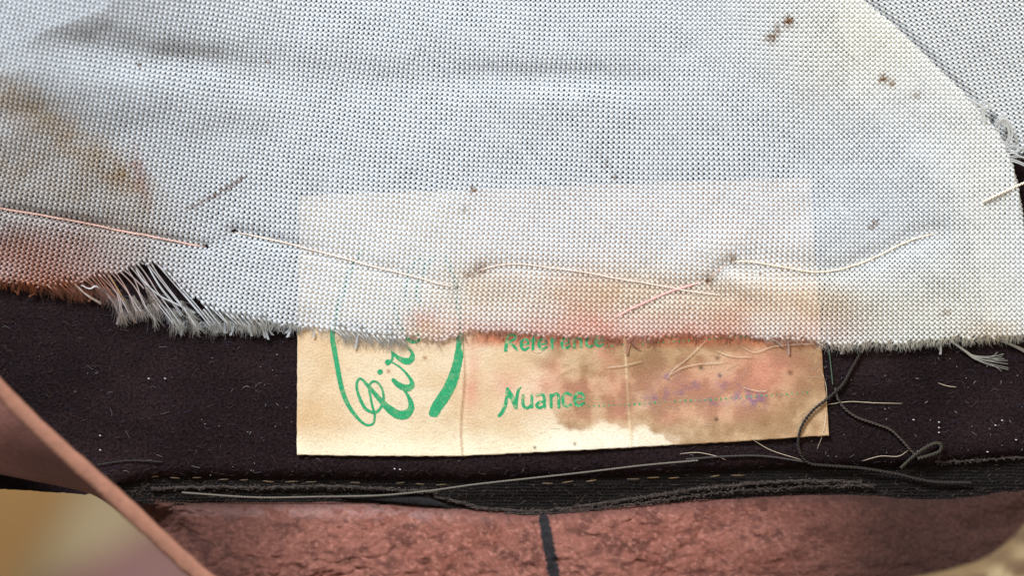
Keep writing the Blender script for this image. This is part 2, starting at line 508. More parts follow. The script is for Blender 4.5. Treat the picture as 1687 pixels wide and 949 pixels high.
pc = mixc(pc, 0.5 * np.exp(-((x - 762 - 3 * np.sin(y / 30)) / 1.6) ** 2) * sm(560, 620, y), srgb(160, 110, 80))
pc = mixc(pc, 0.5 * np.exp(-((x - 1034 - (y - 640) * 0.06) / 2.0) ** 2), srgb(226, 200, 156))
pc = mixc(pc, 0.36 * inside * sm(0.40, 0.62, n2 * 0.6 + n1 * 0.4), srgb(118, 92, 70))
pc = pc * (0.93 + 0.14 * n3)[:, None] * np.array([0.80, 0.80, 0.82])
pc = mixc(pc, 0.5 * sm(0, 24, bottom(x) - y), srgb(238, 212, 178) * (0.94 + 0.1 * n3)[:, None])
speck = sm(0.80, 0.88, vn(x / 3.1, y / 3.1, 44)) * 0.16
pc = mixc(pc, speck, srgb(140, 98, 58))
i = np.arange(ny - 1)[:, None] * nx + np.arange(nx - 1)[None, :]
F = np.stack([i, i + nx, i + nx + 1, i + 1], -1).reshape(-1, 4)
Vt = np.stack([X, Y, Z], -1).reshape(-1, 3)
# underside + rim so that the paper has a thickness
rim = np.concatenate([np.arange(nx), np.arange(1, ny) * nx + nx - 1, (ny - 1) * nx + np.arange(nx - 2, -1, -1), np.arange(ny - 2, 0, -1) * nx])
Vb = Vt[rim].copy(); Vb[:, 2] -= 1.3
n0 = len(Vt); m = len(rim); k = np.arange(m)
Fr = np.stack([rim[k], rim[(k + 1) % m], n0 + (k + 1) % m, n0 + k], 1)
label = thing("paper_label", "stained cream paper label with green lettering half under the lining", "label", (925, 540, -8))
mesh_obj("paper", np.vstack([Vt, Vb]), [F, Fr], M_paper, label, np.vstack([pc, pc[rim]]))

# ---- green lettering, traced as pen strokes of changing width
GREEN = srgb(38, 126, 82)


class Ink:
    def __init__(self): self.V, self.F, self.T, self.n, self.k = [], [], [], 0, 0

    def stroke(self, pts, caps=(True, True)):
        p = cr(pts, 1.2)
        if len(p) < 3: return
        n = len(p)
        T = np.gradient(p[:, :2], axis=0); T /= np.linalg.norm(T, axis=1)[:, None] + 1e-9
        Nn = np.stack([-T[:, 1], T[:, 0]], 1)
        w = np.maximum(p[:, 2], 0.7) / 2 * (1 + 0.10 * (vn(np.arange(n) / 2.3, np.zeros(n) + self.k * 3.1, 81) - 0.5))
        cols = np.array([-1, -0.33, 0.33, 1])
        P2 = p[:, None, :2] + Nn[:, None, :] * (cols[None, :, None] * w[:, None, None])
        self._put(P2, np.arange(n))
        for e, (ix, sg) in enumerate(((0, -1), (n - 1, 1))):
            if caps[e]:
                self.disc(p[ix, 0], p[ix, 1], w[ix] * 0.98)

    def _put(self, P2, order):
        n, m = P2.shape[:2]
        Xp = P2[..., 0].ravel(); Yp = P2[..., 1].ravel()
        zz = z_label(Xp, Yp) + 0.32 + 0.012 * (self.k % 12) + np.repeat(order, m) * 0.0006
        self.V.append(np.stack([Xp, Yp, zz], 1))
        i = np.arange(n - 1)[:, None] * m + np.arange(m - 1)[None, :]
        self.F.append(np.stack([i, i + m, i + m + 1, i + 1], -1).reshape(-1, 4) + self.n)
        self.n += n * m; self.k += 1

    def disc(self, cx, cy, r):
        a = np.linspace(0, 2 * math.pi, 14, endpoint=False)
        rr = r * (1 + 0.08 * RNG.standard_normal(14))
        Xp = np.concatenate([[cx], cx + rr * np.cos(a)]); Yp = np.concatenate([[cy], cy + rr * np.sin(a)])
        zz = z_label(Xp, Yp) + 0.32 + 0.012 * (self.k % 12) + 0.006
        self.V.append(np.stack([Xp, Yp, zz], 1))
        for q in range(14):
            self.T.append([self.n, self.n + 1 + q, self.n + 1 + (q + 1) % 14])
        self.n += 15; self.k += 1

    def build(self, name, parent):
        V = np.vstack(self.V)
        c = np.tile(GREEN, (len(V), 1)) * (0.85 + 0.3 * fbm(V[:, 0] / 8, V[:, 1] / 8, 83, 3))[:, None]
        c = mixc(c, 0.45 * sm(0.56, 0.72, fbm(V[:, 0] / 5, V[:, 1] / 5, 85, 3)) * (0.3 + 0.7 * sm(780, 800, V[:, 0])), srgb(190, 160, 124))
        Fl = ([np.vstack(self.F)] if self.F else []) + ([np.array(self.T)] if self.T else [])
        return mesh_obj(name, V, Fl, M_ink, parent, c)


def zc(ox, oy, sc, pts, w=None):
    return [(ox + q[0] / sc, oy + q[1] / sc, (q[2] if len(q) > 2 else w) / sc) for q in pts]


A = lambda pts, w=None: zc(520, 540, 5.271, pts, w)
B = lambda pts, w=None: zc(780, 540, 5.271, pts, w)
ink = Ink()     # the flourish that frames the script word
ink.stroke([(596, 415, 5), (580, 440, 7), (565, 480, 9), (553, 520, 8.6)] + A([(145, 60, 42), (160, 180, 44), (185, 320, 42), (215, 480, 42), (250, 600, 40), (300, 700, 34), (360, 780, 27), (420, 835, 22), (465, 848, 20), (500, 830, 20), (512, 790, 20), (510, 740, 20), (492, 680, 20), (476, 600, 20), (465, 540, 20), (472, 490, 20), (505, 466, 20), (545, 484, 20), (577, 535, 20), (590, 600, 22), (580, 660, 22), (555, 710, 22), (520, 735, 24), (480, 732, 26), (430, 700, 28), (390, 630, 28), (362, 550, 24), (356, 490, 22), (375, 447, 20), (405, 450, 20), (450, 500, 30), (520, 580, 38), (590, 660, 50), (650, 715, 66), (715, 755, 74), (780, 755, 76), (822, 715, 60), (830, 665, 46), (812, 612, 34), (785, 565, 22), (768, 548, 18)]))
ink.build("initial", label)
ink = Ink()
ink.stroke(A([(675, 455, 34), (710, 490, 48), (770, 522, 58), (815, 520, 60), (838, 488, 42), (825, 450, 30), (790, 400, 22), (740, 350, 16), (690, 315, 14), (655, 300, 12)]))
ink.disc(520 + 560 / 5.271, 540 + 385 / 5.271, 4.7)
ink.build("letter", label)
ink = Ink()
ink.disc(520 + 628 / 5.271, 540 + 300 / 5.271, 5.0)
ink.stroke(A([(640, 298, 20), (662, 280, 22), (668, 245, 20), (658, 202, 10)]))
ink.stroke(A([(658, 200, 9), (690, 238, 26), (740, 276, 44), (790, 292, 58), (828, 278, 54), (842, 240, 38), (830, 205, 24), (805, 178, 14), (780, 145, 12), (760, 128, 12)]))
ink.build("letter", label)
ink = Ink()
ink.stroke([(652, 500, 6), (654, 522, 9), (662, 545, 9), (676, 562, 6), (690, 560, 4), (683, 535, 4), (672, 505, 4), (668, 470, 6), (678, 440, 7), (692, 428, 5)])
ink.stroke([(690, 500, 8), (688, 470, 9), (700, 440, 8), (716, 424, 6)])
ink.build("letter", label)
ink = Ink()
ink.stroke([(735, 425, 5), (748, 460, 7), (756, 510, 9), (758, 545, 11)] + A([(1250, 170, 66), (1245, 220, 74), (1235, 290, 78), (1215, 370, 85), (1190, 450, 93), (1150, 540, 98), (1100, 620, 102), (1055, 685, 98), (1028, 738, 92)]))
ink.build("flourish", label)

GL = {
    'N': [[(225, 765, 30), (258, 722, 34), (284, 640, 32), (296, 532, 28)], [(296, 528, 22), (330, 600, 44), (370, 692, 34)], [(370, 690, 26), (378, 600, 28), (392, 540, 22), (410, 520, 14)]],
    'u': [[(432, 590, 26), (428, 640, 28), (442, 690, 28), (475, 697, 26), (506, 668, 24)], [(506, 585, 24), (508, 692, 26)]],
    'a': [[(550, 590, 22), (588, 580, 24), (614, 602, 28), (618, 692, 28)], [(614, 640, 20), (570, 650, 24), (549, 675, 26), (572, 697, 26), (614, 680, 22)]],
    'n': [[(672, 585, 26), (675, 690, 28)], [(676, 605, 20), (708, 577, 26), (738, 592, 28), (742, 690, 28)]],
    'c': [[(845, 585, 22), (808, 570, 26), (778, 605, 28), (780, 655, 28), (810, 685, 28), (848, 668, 22)]],
    'e': [[(888, 628, 20), (955, 616, 22), (948, 578, 24), (915, 566, 26), (886, 592, 28), (880, 640, 28), (908, 680, 26), (962, 655, 20)]],
}
for ch in "Nuance":
    if ch == 'n': pass
seq = ['N', 'u', 'a', 'n', 'c', 'e']
for ch in seq:
    ink = Ink()
    for st in GL[ch]: ink.stroke(B(st))
    ink.build("letter", label)


def small_e(cx, cy):
    return [[(cx - 30, cy - 2, 18), (cx + 30, cy - 8, 18), (cx + 22, cy - 40, 22), (cx - 5, cy - 48, 22), (cx - 30, cy - 20, 24), (cx - 28, cy + 20, 25), (cx, cy + 42, 25), (cx + 34, cy + 22, 20)]]


REF = [[[(296, 70, 26), (290, 110, 28), (280, 196, 30)], [(296, 70, 22), (345, 62, 24), (362, 92, 24), (310, 128, 22), (345, 155, 24), (378, 190, 24)]],
       small_e(445, 150),
       [[(550, 60, 18), (525, 75, 24), (520, 120, 26), (516, 188, 26)], [(500, 110, 18), (545, 106, 18)]],
       small_e(600, 146), [[(680, 95, 24), (684, 178, 26)], [(684, 120, 18), (715, 98, 20)]], small_e(800, 138),
       [[(872, 90, 24), (876, 168, 25)], [(876, 110, 18), (905, 90, 22), (930, 105, 24), (934, 165, 25)]],
       [[(1030, 90, 18), (1000, 85, 22), (980, 115, 24), (985, 150, 24), (1010, 168, 22), (1034, 155, 18)]], small_e(1092, 118)]
for gl in REF:
    ink = Ink()
    for st in gl: ink.stroke(B(st))
    ink.build("letter", label)
ink = Ink()
for k in range(44):
    f = k / 43.0
    px = 970 + f * 360; py = np.interp(px, [970, 1040, 1104, 1184, 1247, 1330], [669, 667, 661.5, 658, 653, 647.5])
    ink.disc(px, py + random.uniform(-.3, .3), random.choice([1.1, 1.5, 1.8]))
ink.build("dotted_line", label)
ink = Ink()
for k in range(40):
    f = k / 39.0
    px = 1000 + f * 330; py = 570 - f * 22
    ink.disc(px, py + random.uniform(-.3, .3), random.choice([1.1, 1.5, 1.8]))
ink.build("dotted_line", label)

# ------------------------------------------------------------------ lining: real plain weave, cut on the bias
PX, PY = 8.35, 7.95
WHITE = np.array([0.785, 0.805, 0.825])


def stain(x, y, fam):
    c = np.tile(WHITE, (len(x), 1))
    n1 = fbm(x / 70, y / 50, 61, 4); n2 = fbm(x / 20, y / 18, 62, 3); n3 = fbm(x / 7, y / 7, 63, 2)
    warm = np.clip(gauss(x, y, 1420, 60, 120, 90, .8) + gauss(x, y, 1480, 520, 170, 60, .7) + gauss(x, y, 1000, 500, 260, 45, .5) + gauss(x, y, 1620, 300, 60, 160, .5), 0, 1)
    c = mixc(c, warm * 0.9, np.array([0.87, 0.83, 0.71]))
    # old brown tide band on the left
    for (cx, cy, sx, sy, a, ang) in [(20, 160, 42, 20, .75, 20), (75, 200, 45, 20, .6, 35), (150, 250, 60, 22, .7, 35), (215, 300, 34, 18, .75, 40), (60, 260, 90, 60, .42, 20), (180, 330, 80, 40, .4, 10), (210, 400, 60, 30, .45, 0), (10, 300, 60, 60, .35, 0)]:
        c = mixc(c, gauss(x, y, cx, cy, sx, sy, a, ang) * (0.3 + 0.9 * n2) * (0.5 + 0.6 * n1), srgb(172, 128, 48))
    c = mixc(c, gauss(x, y, 232, 290, 7, 30, .6, -12) * (0.4 + n2), srgb(170, 90, 60))
    for (cx, cy, sx, sy, a) in [(0, 450, 120, 50, .85), (40, 420, 90, 30, .6), (90, 470, 80, 25, .8), (80, 400, 60, 20, .45), (170, 490, 60, 30, .5)]:
        c = mixc(c, gauss(x, y, cx, cy, sx, sy, a) * (0.5 + 0.9 * n1), srgb(186, 128, 106))
    c = mixc(c, gauss(x, y, 20, 470, 130, 9, .8), srgb(170, 92, 40))
    # pinkish and tan soak along the lower edge
    e = bottom(x) - y
    for (cx, cy, sx, sy, a) in [(960, 520, 50, 40, .55), (900, 545, 70, 16, .5), (1000, 545, 60, 16, .6), (1130, 535, 50, 22, .6), (1215, 525, 25, 22, .6), (1330, 540, 60, 25, .4), (745, 545, 30, 25, .45), (690, 535, 20, 20, .45), (1100, 556, 120, 8, .6)]:
        c = mixc(c, gauss(x, y, cx, cy, sx, sy, a) * (0.35 + 0.9 * n1) * (0.6 + 0.5 * n2), srgb(220, 136, 104))
    for (cx, cy, sx, sy, a) in [(1030, 475, 90, 22, .55), (1130, 500, 80, 25, .45), (1280, 500, 70, 28, .5), (930, 490, 80, 25, .25), (790, 470, 45, 30, .45), (1360, 500, 40, 20, .45), (700, 550, 22, 14, .6), (1640, 545, 40, 14, .5)]:
        c = mixc(c, gauss(x, y, cx, cy, sx, sy, a) * (0.35 + 0.8 * n1) * (0.6 + 0.5 * n2), srgb(200, 160, 98))
    c = mixc(c, 0.62 * np.exp(-np.clip(e - 8, 0, 99) / 9.0) * sm(740, 790, x) * sm(1330, 1240, x) * sm(0.30, 0.62, n1 * 0.5 + n2 * 0.5), srgb(186, 98, 52))
    # rust specks
    for (cx, cy, r, a) in [(1270, 62, 11, .6), (1298, 36, 10, .75), (1282, 48, 8, .5), (1455, 128, 7, .95), (1470, 136, 6, .6), (1510, 157, 8, .4), (1437, 373, 5, .95), (1443, 365, 4, .6), (780, 312, 5, .8), (766, 345, 4, .5), (790, 442, 9, .6), (775, 452, 8, .5), (750, 477, 6, .55),
                           (1000, 270, 6, .45), (985, 250, 4, .4), (1012, 290, 5, .4), (297, 183, 3.5, .6), (230, 108, 4, .5), (1402, 96, 3, .6), (1352, 340, 4, .7), (1555, 515, 8, .3), (1170, 462, 8, .6), (1210, 428, 7, .5), (440, 100, 4, .4)]:
        c = mixc(c, 1.25 * a * np.exp(-((x - cx) ** 2 + (y - cy) ** 2) / (0.85 * r) ** 2) * (0.4 + 1.4 * n3), srgb(128, 84, 30))
    if True:    # one rusty yarn
        t = (x - 310) / 100.0
        yy = 346 - 60 * t
        c = mixc(c, (0.95 if fam == 1 else 0.6) * np.exp(-((y - yy - 5 * np.sin(t * 3.0)) / 3.2) ** 2) * sm(-0.08, 0.1, t) * sm(1.06, 0.9, t), srgb(112, 62, 22))
    # shade of the tilted left part, put into the yarn colour
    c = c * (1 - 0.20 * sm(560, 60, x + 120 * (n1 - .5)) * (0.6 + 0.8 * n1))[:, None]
    c = c * (0.96 + 0.08 * n3)[:, None]
    return c


damage = lerp_pts([(-300, 900), (60, 900), (70, 474), (110, 464), (150, 454), (195, 446), (222, 436), (240, 428), (262, 434), (285, 456), (310, 480), (340, 503), (380, 517), (440, 524), (470, 900), (540, 900), (552, 540), (600, 546), (650, 556), (720, 562), (750, 900), (3000, 900)])
HOLES = [(340, 406, 4.0), (386, 381, 3.4), (1164, 464, 4.0), (1206, 428, 3.4), (1252, 453, 3.0), (752, 475, 2.6)]


def lattice(s, t):
    """cloth parameters -> photo px of the main panel, and its fold at the seam"""
    x0 = s * PX; y0 = t * PY
    q = np.clip(1 - x0 / 1500.0, 0, None)
    th = 0.19 * q ** 1.5
    X = x0 - th * (y0 - 300)
    Y = y0 - 0.19 * 600 * q ** 2.5 + 66
    X = X + 11 * (fbm(x0 / 150, y0 / 120, 91, 3) - 0.5); Y = Y + 11 * (fbm(x0 / 150, y0 / 120, 92, 3) - 0.5)
    # pulls towards the stitch ends
    for (cx, cy, r, a) in [(1195, 446, 34, 6), (752, 475, 26, 4), (340, 406, 20, 3), (1248, 453, 24, 5)]:
        dx, dy = X - cx, Y - cy; g = np.exp(-(dx * dx + dy * dy) / (2 * r * r))
        d = np.sqrt(dx * dx + dy * dy) + 6
        X = X - a * g * dx / d; Y = Y - a * g * dy / d
    return X, Y


R_FOLD = 3.6
ALLOW = 135.0


def runs(mask):
    m = np.concatenate([[0], mask.astype(np.int8), [0]]); dff = np.diff(m)
    return list(zip(np.where(dff == 1)[0], np.where(dff == -1)[0]))


def fold(X, Y, Z, wave):
    """fold the panel under along the seam; returns px position, z and normal"""
    n = len(X)
    N = np.tile(np.array([0, 0, 1.0]), (n, 1))
    d = np.full(n, 999.0); k = np.zeros(n, int)
    near = (X > 1150)
    if near.any():
        d[near], k[near] = seam_dist(X[near], Y[near])
    nn = seam_n[k]
    L = math.pi * R_FOLD
    # roll-off, then the turn, then the allowance underneath
    f = d < 0
    ph = np.clip(-d / R_FOLD, 0, math.pi)
    base = np.stack([X, Y], 1) - nn * d[:, None]
    off = np.where(d < -L, (-d - L), 0.0)
    inpl = base - nn * (np.sin(ph) * (R_FOLD + wave))[:, None] + nn * off[:, None]
    zz = Z - R_FOLD + np.cos(ph) * (R_FOLD + wave)
    P = np.stack([X, Y, Z + wave], 1)
    P[f, 0] = inpl[f, 0]; P[f, 1] = inpl[f, 1]; P[f, 2] = zz[f]
    N[f] = np.stack([-nn[:, 0] * np.sin(ph), -nn[:, 1] * np.sin(ph), np.cos(ph)], 1)[f]
    return P, N, d


SPC = 3           # samples per crossing


def wiggle(X, Y):
    """how far the floats lean out of the bias direction, which opens one set of gaps"""
    e = 0.40 * sm(1430, 1270, X + 0.5 * np.clip(250 - Y, 0, 300)) + 0.08
    e = e - gauss(X, Y, 1215, 50, 95, 55, 0.65, 25) + gauss(X, Y, 1660, 300, 60, 60, 0.4)
    return e
fringe = Tubes()
yarn = [Tubes(), Tubes()]
ends = []


def fibres(x, y, z, dx, dy, n, L, col, spread=0.5, r=0.34):
    for _ in range(n):
        a = math.atan2(dy, dx) + random.gauss(0, spread)
        l = L * random.uniform(0.45, 1.25); b = random.uniform(-0.5, 0.5) * l * 0.6
        t = np.linspace(0, 1, 5)
        X = x + random.uniform(-2, 2) + math.cos(a) * l * t - math.sin(a) * b * t * t
        Y = y + random.uniform(-2, 1) + math.sin(a) * l * t + math.cos(a) * b * t * t
        Zf = np.maximum(z + random.uniform(-0.6, 1.8) - t * random.uniform(-0.5, 1.5), np.where(Y < 752, -5.2, -9))
        fringe.add(np.stack([X, Y, Zf], 1), r * random.uniform(0.7, 1.2) * (1 - 0.5 * t), sides=3, col=np.asarray(col) * random.uniform(0.75, 1.05), cap=False)


for fam in (0, 1):
    w = 2.40 if fam == 0 else 1.88
    tk = 1.35 if fam == 0 else 1.15
    h = 2.15 if fam == 0 else 0.8
    for kk in range(-240, 300):
        # fam 0: t - s = kk ; fam 1: s + t = kk + 60
        rk = random.Random(kk * 2 + fam)
        s = np.arange(-14, 236, 0.5 / SPC)
        t = s + kk if fam == 0 else (kk + 60) - s
        ok = (t > -20) & (t < 84)
        if ok.sum() < 6: continue
        s, t = s[ok], t[ok]
        jit = rk.gauss(0, 0.022)
        X, Y = lattice(s + jit, t)
        wg = wiggle(X, Y) * np.sin(2 * math.pi * s)
        if fam == 0:
            wg = 0.75 * wg * (1 - sm(-6, 6, Y - damage(X)))
        X = X - wg
        Y = Y + (wg if fam == 0 else -wg)
        m0 = (X > -50) & (X < 1780) & (Y > -45) & (Y < 640)
        if m0.sum() < 4: continue
        lo, hi = np.where(m0)[0][[0, -1]]
        s, t, X, Y = s[lo:hi + 1], t[lo:hi + 1], X[lo:hi + 1], Y[lo:hi + 1]
        wave = h * np.cos(2 * math.pi * s) if fam == 0 else -h * np.cos(2 * math.pi * s) - 0.35
        edge = bottom(X) - 9 + 5 * (vn(np.array([kk * 0.7 + fam * 9.0]), np.array([0.0]), 95)[0] - 0.5) * 2
        dm = damage(X)
        bare = np.zeros(len(X))
        keep = Y < edge
        if fam == 1:
            keep &= Y < dm - 3 + 4 * math.sin(kk * 1.7) + (rk.random() < 0.3) * 10 * rk.random()
        else:
            bare = sm(-2, 10, Y - dm)
            wave = wave * (1 - bare)
            dep = np.clip(Y - dm, 0, 90)
            lat = (math.sin(kk * 2.1) * 0.12 + rk.gauss(0, 0.13)) * dep
            X = X + lat - dep * 0.12 + 5 * np.sin(np.clip(dep / 70, 0, 1) * math.pi) * (1 + 0.5 * math.sin(kk * 1.3)); Y = Y + dep * 0.05
            keep = Y < edge + 6 * bare
            gapz = (X > 238) & (X < 335) & (Y > dm + 2) & (Y < edge - 8)
            if kk % 5 == 0:
                keep &= ~((gapz) & (bare > 0.5))
        for (cx, cy, r) in HOLES:
            keep &= ((X - cx) ** 2 + ((Y - cy) * 1.25) ** 2) > r * r
        Z = z_lining(X, Y) - bare * np.clip((Y - dm) / 8, 0, 3.5)
        P, N, d = fold(X, Y, Z, wave)
        keep &= d > -(ALLOW + 8 * rk.random())
        so = (rk.gauss(0, 2.6), rk.gauss(0, 2.6))
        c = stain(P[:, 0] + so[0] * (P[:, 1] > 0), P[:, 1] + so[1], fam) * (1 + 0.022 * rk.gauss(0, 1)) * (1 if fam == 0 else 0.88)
        wv = w * (1 + 0.025 * rk.gauss(0, 1)) * (1 + 0.26 * (vn(s * 0.55, s * 0 + kk, 97) - 0.5)) * (1 - 0.55 * bare)
        # floats swell, dips pinch
        sw = 1 + (0.24 if fam == 0 else -0.08) * np.cos(2 * math.pi * s) * (1 - bare)
        for a, b in runs(keep):
            if b - a < 4: continue
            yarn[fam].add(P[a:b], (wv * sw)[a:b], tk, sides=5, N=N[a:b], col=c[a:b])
            for e, o in ((b - 1, 1), (a, -1)):
                if Y[e] > bottom(X[e]) - 26 and d[e] > -20:
                    dx, dy = (1, 0.8) if fam == 0 else (-1, 0.8)
                    if dy * o * (Y[min(e + 1, len(Y) - 1)] - Y[max(e - 1, 0)]) < 0 and False: continue
                    ends.append((P[e, 0], P[e, 1], P[e, 2], dx, c[e], bare[e]))
for (x, y, z, dx, c, br) in ends:
    gray = np.array([0.62, 0.60, 0.56])
    cc = c * np.array([1.12, 1.08, 1.0])
    if br < 0.3 and 495 < x < 1350 and random.random() < 0.62:
        continue
    if br < 0.3:
        fibres(x, y - 1, z, dx * 0.3, 1.0, 7, 13, cc, 0.34, 0.42)
    else:
        if random.random() < 0.5:
            fibres(x - 14, y - 30, z + 2, 0.55, 1.0, 3, 46, c * random.uniform(0.5, 1.0), 0.55, 0.36)
            fibres(x - 6, y - 8, z + 1, 0.6, 0.6, 4, 26, np.array([0.5, 0.40, 0.34]) * random.uniform(0.5, 1.2), 0.9, 0.3)
        fibres(x - 12, y - 26, z + 1, 0.55, 1.0, 11, 38, c * np.array([1.05, 0.99, 0.88]) * random.uniform(0.6, 1.0), 0.22, 0.34)
        fibres(x - 3, y - 8, z, 0.5, 1.0, 14, 24, c * np.array([1.02, 0.95, 0.84]), 0.2, 0.32)
        fibres(x, y - 2, z, 0.2, 1.0, 10, 15, c * np.array([0.98, 0.92, 0.82]), 0.4, 0.3)
# short fuzz hanging all along the cut edge
for i in range(2600):
    x = random.uniform(-40, 1700); y = bottom(x) - random.uniform(2, 13)
    if 495 < x < 1350 and random.random() < 0.6: continue
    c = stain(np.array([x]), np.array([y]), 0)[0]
    fibres(x, y, 1.0, random.gauss(0.15, 0.4), 1.0, 1, 11, c * 0.75, 0.5, 0.3)
# odd loose yarns slipping out of the edge
for i in range(46):
    x = random.choice([random.uniform(-20, 500), random.uniform(330, 500), random.uniform(500, 1380), random.uniform(1360, 1690)]); y = bottom(x) - 10
    L = random.uniform(12, 30); a = random.gauss(1.35, 0.5); b = random.uniform(-10, 10); t = np.linspace(0, 1, 9)
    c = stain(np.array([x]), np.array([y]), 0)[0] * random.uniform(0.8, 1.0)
    X_ = x + math.cos(a) * L * t + b * t * t; Y_ = y + math.sin(a) * L * t + 1.2 * np.sin(t * 9 + i)
    for q in range(3):
        fringe.add(np.stack([X_ + (q - 1) * 0.9 * (0.4 + t), Y_, 0.6 - 2.5 * t + 0.3 * q], 1), 0.75, sides=4, col=c, cap=False)
lin = thing("lining_panel", "large stained off white woven lining panel with frayed lower edge over the label", "lining", (840, 300, 0))
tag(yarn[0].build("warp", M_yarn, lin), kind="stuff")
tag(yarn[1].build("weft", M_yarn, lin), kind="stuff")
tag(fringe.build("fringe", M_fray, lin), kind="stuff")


def frayed(parent, paths, r, col, name="frayed_yarn", sides=5):
    tb = Tubes()
    for p in paths:
        p = cr(p, 2.5); n = len(p)
        tb.add(p, r * np.linspace(1, 0.6, n), sides=sides, col=np.asarray(col) * random.uniform(0.85, 1.05))
    return tb.build(name, M_fray, parent)


# the tassel of yarn at the lower right edge
tas = []
for q in range(11):
    f = q / 10.0
    tas.append([(1568 + random.uniform(-2, 2), 563, 0), (1590 + random.uniform(-2, 2), 577 + f * 3, -2 - random.random()), (1606, 586 + f * 6, -4), (1630 + random.uniform(-4, 4), 587 + f * 14 + random.uniform(-2, 2), -5), (1652 + random.uniform(-10, 10), 580 + f * 30 + random.uniform(-3, 3), -6)])
frayed(lin, tas, 0.75, np.array([0.55, 0.52, 0.46]))
tas = [[(1652 + random.uniform(-3, 3), 563 + random.uniform(-2, 2), 0), (1675, 570 + q, -3), (1700, 582 + 1.6 * q, -5)] for q in range(5)]
frayed(lin, tas, 0.7, np.array([0.5, 0.46, 0.40]))
# loose warp yarns springing out of the tear
for (p, col) in [([(222, 440, 2), (236, 462, 4), (262, 486, 3), (300, 505, 1), (322, 516, -3)], (0.8, 0.8, 0.8)),
                 ([(240, 432, 2), (262, 470, 5), (284, 498, 1), (300, 520, -4)], (0.75, 0.75, 0.75)),
                 ([(258, 434, 3), (288, 462, 4), (312, 496, 0), (332, 520, -4)], (0.78, 0.78, 0.8)),
                 ([(160, 452, 1), (180, 480, 2), (196, 500, -2), (204, 522, -5)], (0.55, 0.22, 0.14)),
                 ([(118, 462, 0), (140, 484, 2), (166, 500, -4)], (0.72, 0.60, 0.52)),
                 ([(134, 470, 2), (148, 476, 3), (160, 472, 2), (172, 486, -3)], (0.8, 0.78, 0.76)),
                 ([(176, 446, 1), (196, 480, 3), (212, 510, -1), (222, 532, -6)], (0.62, 0.42, 0.20))]:
    tb = Tubes()
    base = cr(p, 2.5); n = len(base)
    for q in range(4):
        o = np.array([random.uniform(-1.3, 1.3), random.uniform(-1.0, 1.0), random.uniform(-0.6, 0.6)])
        sp = np.linspace(0.3, 1.6, n)[:, None]
        tb.add(base + o * sp, 0.8, sides=5, col=np.array(col) * random.uniform(0.85, 1.05))
    tb.build("frayed_yarn", M_fray, lin)

# ------------------------------------------------------------------ second panel beyond the seam
lin2 = thing("lining_panel", "grey white woven lining panel beyond the diagonal seam in the upper corner", "lining", (1590, 80, -4))
yarn2 = [Tubes(), Tubes()]
fr_save = fringe
fringe = Tubes()
low2 = lerp_pts([(1300, 170), (1560, 178), (1600, 196), (1640, 236), (1664, 256), (1690, 250), (1740, 262), (1900, 285)])


def z_pan2(x, y):
    d, k = seam_dist(x, y)
    z = 2.5 + 4 * (fbm(x / 120, y / 80, 101, 3) - 0.5) + gauss(x, y, 1560, 60, 60, 30, 3, 30) + gauss(x, y, 1660, 110, 60, 40, -4, 0)
    return z - 8.0 - 11.0 * sm(-22, -2, d)


c2, s2 = 1.0, 0.19
for fam in (0, 1):
    for kk in range(-40, 120):
        rk = random.Random(kk * 2 + fam + 5001)
        s = np.arange(-20, 80, 0.5 / SPC)
        t = s + kk - 40 if fam == 0 else kk + 6 - s
        ok = (t > -25) & (t < 60)
        if ok.sum() < 6: continue
        s, t = s[ok], t[ok]
        x0 = s * 9.1; y0 = t * 7.6
        X = 1330 + x0 + 0.20 * y0 + 3 * (fbm(x0 / 120, y0 / 120, 111, 2) - .5)
        Y = -40 + y0 - 0.10 * x0 + 36 + 3 * (fbm(x0 / 120, y0 / 120, 112, 2) - .5)
        wg = 0.5 * np.sin(2 * math.pi * s)
        wg = wg * (0.5 if fam == 0 else 1)
        X = X - wg; Y = Y + (wg if fam == 0 else -wg)
        m = (X > 1240) & (X < 1770) & (Y > -45) & (Y < 320)
        if m.sum() < 4: continue
        d = np.full(len(X), 999.0); kx = np.zeros(len(X), int)
        d[m], kx[m] = seam_dist(X[m], Y[m])
        keep = m & (d < 34) & (Y < low2(X) - 4 + 6 * rk.random())
        Zb = np.zeros(len(X)); Zb[m] = z_pan2(X[m], Y[m])
        wave = 2.2 * np.cos(2 * math.pi * s) if fam == 0 else -0.8 * np.cos(2 * math.pi * s) - 0.35
        base = np.tile(np.array([0.76, 0.765, 0.755]) * (1 if fam == 0 else 0.88), (len(X), 1)) * (1 + 0.05 * rk.gauss(0, 1))
        wv = (2.35 * (1 + 0.22 * np.cos(2 * math.pi * s)) if fam == 0 else 1.95 * (1 - 0.08 * np.cos(2 * math.pi * s))) * (1 + 0.03 * rk.gauss(0, 1))
        Pn = np.stack([X, Y, Zb + wave], 1)
        for a, b in runs(keep):
            if b - a < 4: continue
            yarn2[fam].add(Pn[a:b], wv[a:b], 1.25, sides=5, col=base[a:b])
            for e in (a, b - 1):
                if Y[e] > low2(X[e]) - 14 and X[e] > 1560:
                    fibres(X[e], Y[e], Zb[e], 0.3 if fam == 0 else -0.2, 1, 5, 14, np.array([0.6, 0.6, 0.58]), 0.7)
tag(yarn2[0].build("warp", M_yarn, lin2), kind="stuff")
tag(yarn2[1].build("weft", M_yarn, lin2), kind="stuff")
tag(fringe.build("fringe", M_fray, lin2), kind="stuff")
cw = np.array([0.78, 0.77, 0.74])
